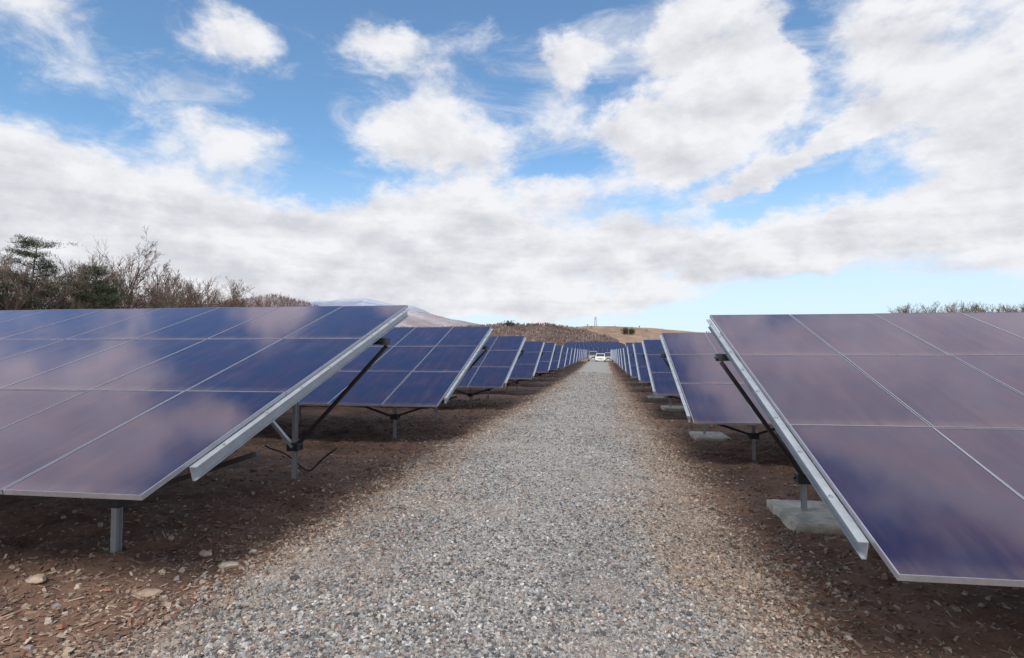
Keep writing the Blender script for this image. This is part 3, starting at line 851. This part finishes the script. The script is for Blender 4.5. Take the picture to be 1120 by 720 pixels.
# brush below the trees: thin upright stems in one mass
def brush(name, pts, hts, mat, seed, stems=26, w=0.012):
    gr_ = np.random.default_rng(seed); V = []
    for (x, y, z), h in zip(pts, hts):
        o = np.array([x, y, z]) + gr_.normal(0, 1, (stems, 3)) * np.array([0.55, 0.55, 0])
        t = o + np.stack([gr_.normal(0, 0.35, stems), gr_.normal(0, 0.35, stems), h * gr_.uniform(0.5, 1.1, stems)], -1)
        a = gr_.random(stems) * 6.28; s = np.stack([np.cos(a), np.sin(a), 0 * a], -1) * w
        V.append(np.stack([o - s, o + s, t + s * 0.3, t - s * 0.3], 1))
        # side twigs
        for _ in range(2):
            f = gr_.random((stems, 1)) * 0.7 + 0.3; b0 = o + (t - o) * f
            e = b0 + gr_.normal(0, 1, (stems, 3)) * 0.35 + np.array([0, 0, 0.4])
            V.append(np.stack([b0 - s * .6, b0 + s * .6, e + s * 0.3, e - s * 0.3], 1))
    V = np.concatenate(V).reshape(-1, 3)
    return link(name, np_mesh(name, V, np.arange(len(V)).reshape(-1, 4), [mat]))
pts = [(-37 - g.random() * 14, 12 + g.random() * 62, 0) for _ in range(1300)]
pts = [(x, y, ground_at(x, y)) for x, y, _ in pts]
u_ = brush('undergrowth', pts, [g.uniform(2.2, 4.2) for _ in pts], M_twig, 9, 26, 0.02); tag(u_, 'brown leafless brush filling the wood between the trunks on the left', 'undergrowth', kind='stuff')
pts = [(50 + g.random() * 48, 106 + g.random() * 9, 0) for _ in range(900)]
pts = [(x, y, ground_at(x, y)) for x, y, _ in pts]
u_ = brush('undergrowth', pts, [g.uniform(5.0, 8.2) for _ in pts], M_twig, 10, 26, 0.03); tag(u_, 'reddish leafless brush under the tree line at the right', 'undergrowth', kind='stuff')

# woodland covering the near hill, one mass of bare crowns
def far_wood(name, X, Y, Z, n, seed, mat, hgt, label, lim=None, stems=14):
    gr_ = np.random.default_rng(seed)
    i = gr_.integers(0, X.shape[0] - 1, n); j = gr_.integers(0, X.shape[1] - 1, n)
    if lim is not None:
        az_ = np.degrees(np.arctan2(X[i, j], Y[i, j])); k = (az_ > lim[0]) & (az_ < lim[1]); i, j = i[k], j[k]
    fy, fx = gr_.random(len(i)), gr_.random(len(i))
    x = X[i, j] + (X[i, j + 1] - X[i, j]) * fx + (X[i + 1, j] - X[i, j]) * fy
    y = Y[i, j] + (Y[i, j + 1] - Y[i, j]) * fx + (Y[i + 1, j] - Y[i, j]) * fy
    z = Z[i, j] - 0.5
    V = []; m = len(x)
    hh = hgt * gr_.uniform(0.6, 1.2, m)
    for s in range(stems):
        a = gr_.random(m) * 6.28; L = gr_.uniform(0.6, 1, m) * hh
        o = np.stack([x, y, z + hh * 0.25 * gr_.random(m)], -1)
        t = o + np.stack([np.cos(a) * L * 0.38, np.sin(a) * L * 0.38, L], -1)
        b = a + 1.57; w = np.stack([np.cos(b), np.sin(b), 0 * b], -1) * 0.11
        V.append(np.stack([o - w, o + w, t + w * 1.3, t - w * 1.3], 1))
    V = np.concatenate(V).reshape(-1, 3)
    o = link(name, np_mesh(name, V, np.arange(len(V)).reshape(-1, 4), [mat])); tag(o, label, 'woodland', kind='stuff')
M_far = simple('far_bare_crowns', (0.25, 0.195, 0.175), 0.95, 0, 0.35, 0.05)
far_wood('woodland', *hA, 9000, 51, M_far, 2.4, 'brownish purple leafless woodland covering the low hill beyond the track')
far_wood('woodland', *hB, 160, 52, M_far, 2.4, 'sparse dark bushes dotted over the dry field hill', (-4, 12))
M_dusk = simple('ridge_crowns', (0.15, 0.115, 0.115), 0.95, 0, 0.35, 0.02)
far_wood('woodland', *hC, 7000, 54, M_dusk, 8.0, 'brown leafless woods along the rounded ridge beyond the left tree line', (-36, -25), 10)
M_conifer = simple('far_conifer', (0.05, 0.065, 0.035), 0.9, 0, 0.3, 0.5)

def small_bush(x, y, z, r, seed, label, cat):
    gr_ = np.random.default_rng(seed); m_ = 900
    o = gr_.normal(0, 1, (m_, 3)) * np.array([r * 0.45, r * 0.45, r * 0.42]) + np.array([0, 0, r * 0.9])
    dr = gr_.normal(0, 1, (m_, 3)); dr /= np.linalg.norm(dr, axis=1, keepdims=True)
    s = np.cross(dr, gr_.normal(0, 1, (m_, 3))); s /= np.linalg.norm(s, axis=1, keepdims=True)
    V = np.stack([o - s * r * .06, o + s * r * .06, o + dr * r * .2 + s * r * .05, o + dr * r * .2 - s * r * .05], 1).reshape(-1, 3)
    root = empty('tree', (x, y, z))
    t = MB(); t.tube([(0, 0, -0.3), (0.05, 0, r * 0.6), (0, 0.05, r * 1.3)], [r * .1, r * .07, r * .03], 6)
    link('trunk', t.mesh('trunk', [M_bark]), root)
    link('crown', np_mesh('crown', V, np.arange(len(V)).reshape(-1, 4), [M_conifer]), root)
    tag(root, label, cat)
def on_hill(hl, az_, el_):
    """a point of the hill's near face on the line of sight to that azimuth and elevation"""
    X, Y, Z = hl
    a = np.degrees(np.arctan2(X, Y)); e = np.degrees(np.arctan2(Z - EYE, np.hypot(X, Y)))
    k = np.argmin((a - az_) ** 2 + (e - el_) ** 2 + np.where(np.arange(X.shape[0])[:, None] > X.shape[0] // 2, 9, 0))
    return float(X.flat[k]), float(Y.flat[k]), float(Z.flat[k])
x, y, z = on_hill(hB, 2.15, 1.9); small_bush(x, y, z, 3.0, 61, 'left of two small dark round trees on the dry field hill', 'tree')
x, y, z = on_hill(hB, 2.75, 1.9); small_bush(x, y, z, 2.7, 62, 'right of two small dark round trees on the dry field hill', 'tree')
x, y, z = on_hill(hA, -9.1, 2.7); small_bush(x, y, z - 4.2, 4.2, 63, 'dark green evergreen clump on the crest of the wooded hill, left of the track end', 'tree')

# pylon on the crest
x, y, z = on_hill(hB, -0.6, 2.75)
py_root = empty('lattice_tower', (x, y, z)); tag(py_root, 'small grey lattice tower on the crest of the hill straight beyond the track', 'tower')
m = MB()
for sx in (-1, 1):
    for sy in (-1, 1): m.bar((sx * 1.3, sy * 1.3, -1), (sx * 0.35, sy * 0.35, 8.5), 0.28, 0.28)
for k in range(5):
    r0 = 1.3 - 0.19 * k; r1 = 1.3 - 0.19 * (k + 1); z0_ = k * 1.7; z1_ = z0_ + 1.7
    for sy in (-1, 1):
        m.bar((-r0, sy * r0, z0_), (r1, sy * r1, z1_), 0.14, 0.14); m.bar((r0, sy * r0, z0_), (-r1, sy * r1, z1_), 0.14, 0.14)
        m.bar((sy * r0, -r0, z0_), (sy * r1, r1, z1_), 0.14, 0.14)
link('mast', m.mesh('mast', [M_post]), py_root)
m = MB()
for zz, w in ((6.6, 2.2), (8.2, 1.6)): m.bar((-w, 0, zz), (w, 0, zz), 0.22, 0.22)
link('crossarm', m.mesh('crossarm', [M_post]), py_root)

# ------------------------------------------------------------------ parked vehicles at the end of the track
M_white = simple('white_paint', (0.80, 0.80, 0.80), 0.3, 0, 0.03)
M_silver = simple('silver_paint', (0.30, 0.31, 0.33), 0.3, 0.3, 0.05)
M_tyre = simple('tyre_rubber', (0.02, 0.02, 0.02), 0.85)
M_rim = simple('wheel_rim', (0.45, 0.45, 0.47), 0.35, 0.7, 0.05)
M_lamp = simple('lamp_glass', (0.75, 0.77, 0.8), 0.15, 0.3, 0.05)
M_win = simple('car_window', (0.03, 0.035, 0.04), 0.08)
M_plate = simple('number_plate', (0.75, 0.74, 0.70), 0.5)
M_trim = simple('black_trim', (0.03, 0.03, 0.033), 0.6)
def vehicle(name, x, y, paint, L, W, Hh, hood, label, cat, rz=0.0):
    root = empty(name, (x, y, ground_at(x, y)), rz)
    hz = 0.52 * Hh if hood > 0.6 else 0.50 * Hh
    body = [(0, 0.30), (0.02, hz * 0.86), (0.12, hz), (hood, hz + 0.10), (hood + 0.02, hz + 0.12), (L - 0.25, hz + 0.14), (L, hz), (L, 0.30)]
    m = MB(); m.prism(body, -W / 2, W / 2); link('body', m.mesh('body', [paint]), root)
    m = MB(); top = Hh
    a0, a1, b1, b0 = (hood - 0.05, hz + 0.11), (hood + 0.62, top - 0.04), (L - 0.55, top - 0.03), (L - 0.12, hz + 0.13)
    vs = []
    for s_ in (-1, 1):
        for (yy, zz), ins in ((a0, 0.03), (a1, 0.16), (b1, 0.16), (b0, 0.03)): vs.append((s_ * (W / 2 - ins), yy, zz))
    m.add(vs, [(0, 1, 2, 3), (7, 6, 5, 4), (0, 4, 5, 1), (1, 5, 6, 2), (2, 6, 7, 3)])
    link('cabin', m.mesh('cabin', [paint]), root)
    # glazing: slabs a hair proud of the cabin
    m = MB(); d = Vector((0, a1[0] - a0[0], a1[1] - a0[1])); nrm = Vector((0, -d.z, d.y)).normalized() * 0.012
    q = []
    for s_, f in ((-1, .10), (1, .10), (1, .88), (-1, .88)):
        w_ = (W / 2 - 0.03 - 0.13 * f) - 0.07
        q.append(Vector((s_ * w_, a0[0] + d.y * f, a0[1] + d.z * f)) + nrm)
    m.add(q + [p - nrm * 0.8 for p in q], [(0, 1, 2, 3), (7, 6, 5, 4), (0, 4, 5, 1), (1, 5, 6, 2), (2, 6, 7, 3), (3, 7, 4, 0)])
    link('windshield', m.mesh('windshield', [M_win]), root)
    for s_ in (-1, 1):
        m = MB(); xb, xt = s_ * (W / 2 - 0.045 + 0.012), s_ * (W / 2 - 0.155 + 0.012)
        zb, zt = hz + 0.17, top - 0.12
        q = [(xb, hood + 0.25, zb), (xb, L - 0.45, zb), (xt, L - 0.72, zt), (xt, hood + 0.68, zt)]
        q2 = [(a - s_ * 0.008, b_, c) for a, b_, c in q]
        m.add(q + q2, [(0, 1, 2, 3), (7, 6, 5, 4), (0, 4, 5, 1), (1, 5, 6, 2), (2, 6, 7, 3), (3, 7, 4, 0)])
        link('side_window', m.mesh('side_window', [M_win]), root)
        m = MB(); m.box(s_ * (W / 2 - 0.36) - 0.16, s_ * (W / 2 - 0.36) + 0.16, -0.03, 0.03, hz * 0.66, hz * 0.84)
        link('headlight', m.mesh('headlight', [M_lamp]), root)
        m = MB(); m.box(s_ * (W / 2 + 0.10) - 0.09, s_ * (W / 2 + 0.10) + 0.09, hood + 0.12, hood + 0.2, hz + 0.12, hz + 0.26)
        link('mirror', m.mesh('mirror', [M_trim]), root)
        for wy in (0.75, L - 0.72):
            m = MB(); m.tube([(s_ * (W / 2 - 0.20), wy, 0.31), (s_ * (W / 2 + 0.01), wy, 0.31)], 0.31, 20)
            wh = link('wheel', m.mesh('wheel', [M_tyre]), root)
            m = MB(); m.tube([(s_ * (W / 2 + 0.0), wy, 0.31), (s_ * (W / 2 + 0.02), wy, 0.31)], 0.19, 16)
            link('rim', m.mesh('rim', [M_rim]), wh)
    m = MB(); m.box(-0.42, 0.42, -0.02, 0.03, hz * 0.66, hz * 0.80); link('grille', m.mesh('grille', [M_trim]), root)
    m = MB(); m.box(-W / 2 + 0.03, W / 2 - 0.03, -0.06, 0.05, 0.28, hz * 0.55); link('bumper', m.mesh('bumper', [paint]), root)
    m = MB(); m.box(-0.17, 0.17, -0.075, -0.062, 0.36, 0.50); link('number_plate', m.mesh('number_plate', [M_plate]), root)
    tag(root, label, cat)
vehicle('parked_car', -0.42, 103.0, M_white, 4.0, 1.70, 1.50, 1.0, 'small white car parked facing the camera at the far end of the track', 'car')
vehicle('parked_van', -1.75, 110.5, M_silver, 4.4, 1.72, 1.95, 0.5, 'pale silver van parked behind the white car on its left', 'van', 0.06)
vehicle('parked_van', 1.05, 112.0, M_silver, 4.2, 1.68, 1.85, 0.5, 'pale silver van parked behind the white car on its right', 'van', -0.05)

# equipment cabinet among the far panels
cb = empty('equipment_cabinet', (3.3, 118.0, ground_at(3.3, 118.0))); tag(cb, 'white electrical cabinet with a flat roof beside the far panels, right of the parked cars', 'cabinet')
m = MB(); m.box(-1.5, 1.5, -0.7, 0.7, 0.15, 2.25); link('housing', m.mesh('housing', [M_white]), cb)
m = MB(); m.box(-1.65, 1.65, -0.85, 0.85, 2.25, 2.36); link('roof', m.mesh('roof', [M_white]), cb)
m = MB(); m.box(-1.6, 1.6, -0.8, 0.8, -0.3, 0.15); link('plinth', m.mesh('plinth', [M_concrete]), cb)
for k in (-1, 0, 1):
    m = MB(); m.box(k * 0.97 - 0.46, k * 0.97 + 0.46, -0.73, -0.702, 0.25, 2.15); dd_ = link('door', m.mesh('door', [M_white]), cb)
    m = MB(); m.box(k * 0.97 + 0.34, k * 0.97 + 0.38, -0.76, -0.73, 1.1, 1.35); link('handle', m.mesh('handle', [M_trim]), dd_)

# ------------------------------------------------------------------ single stones one can point at
def rock(x, y, s, flat, seed, tone, label, yaw=0.0):
    import bmesh
    bm = bmesh.new(); bmesh.ops.create_icosphere(bm, subdivisions=3, radius=1.0)
    gr_ = random.Random(seed); dirs = [(Vector((gr_.gauss(0, 1), gr_.gauss(0, 1), gr_.gauss(0, 1))).normalized(), gr_.uniform(0.62, 0.9)) for _ in range(11)]
    for v in bm.verts:
        for d, c in dirs:
            k = v.co.dot(d)
            if k > c: v.co -= d * (k - c)
        v.co *= 1 + 0.03 * gr_.gauss(0, 1)
        v.co.x *= s; v.co.y *= s * 0.68; v.co.z *= s * flat
    me = bpy.data.meshes.new('stone'); bm.to_mesh(me); bm.free()
    me.materials.append(simple('pale_stone', tone, 0.85, 0, 0.25, 25.0, 0.3))
    o = link('stone', me, None, (x, y, float(H(x, y)) + s * flat * 0.45), (0.05, 0.08, yaw))
    tag(o, label, 'stone')
def gxy(xr, zr, h=1.62): y = h / -zr; return xr * y, y
for (xr, zr, s, f, tone, lab, yaw) in (
    (-0.7350, -0.3711, 0.055, 0.6, (0.42, 0.36, 0.30), 'rounded pale stone on the brown soil in front of the left array', 0.3),
    (-0.6877, -0.3937, 0.085, 0.28, (0.44, 0.38, 0.31), 'flat pale slab of stone at the left edge of the gravel', 0.1),
    (-0.8568, -0.4627, 0.095, 0.25, (0.34, 0.25, 0.19), 'long flat brownish stone in the lower left soil', 0.5),
    (-1.10, -0.452, 0.075, 0.35, (0.38, 0.30, 0.23), 'flat tan stone near the bottom left corner', -0.2),
    (-0.640, -0.362, 0.035, 0.6, (0.50, 0.45, 0.40), 'small whitish stone just right of the rounded pale stone', 0.9),
    (-0.555, -0.420, 0.035, 0.7, (0.05, 0.05, 0.06), 'small blackish stone lying on the left shoulder of the track', 0.2)):
    x, y = gxy(xr, zr); rock(x, y, s, f, int(x * -100) + 7, tone, lab, yaw)

# slack black cable hanging below the nearest left array beside its rear post
x, y = -3.95, 7.05
m = MB(); P0 = []
for k in range(25):
    t = k / 24.0; P0.append((x - 0.35 + 1.05 * t, y - 0.1 + 0.15 * math.sin(t * 5), 0.42 - 0.26 * math.sin(math.pi * t) ** 0.8 + 0.05 * math.sin(t * 9)))
m.tube(P0, 0.010, 8)
o = link('power_cable', m.mesh('power_cable', [M_cable], True)); tag(o, 'slack black cable looped low across the rear post of the nearest left array', 'cable')
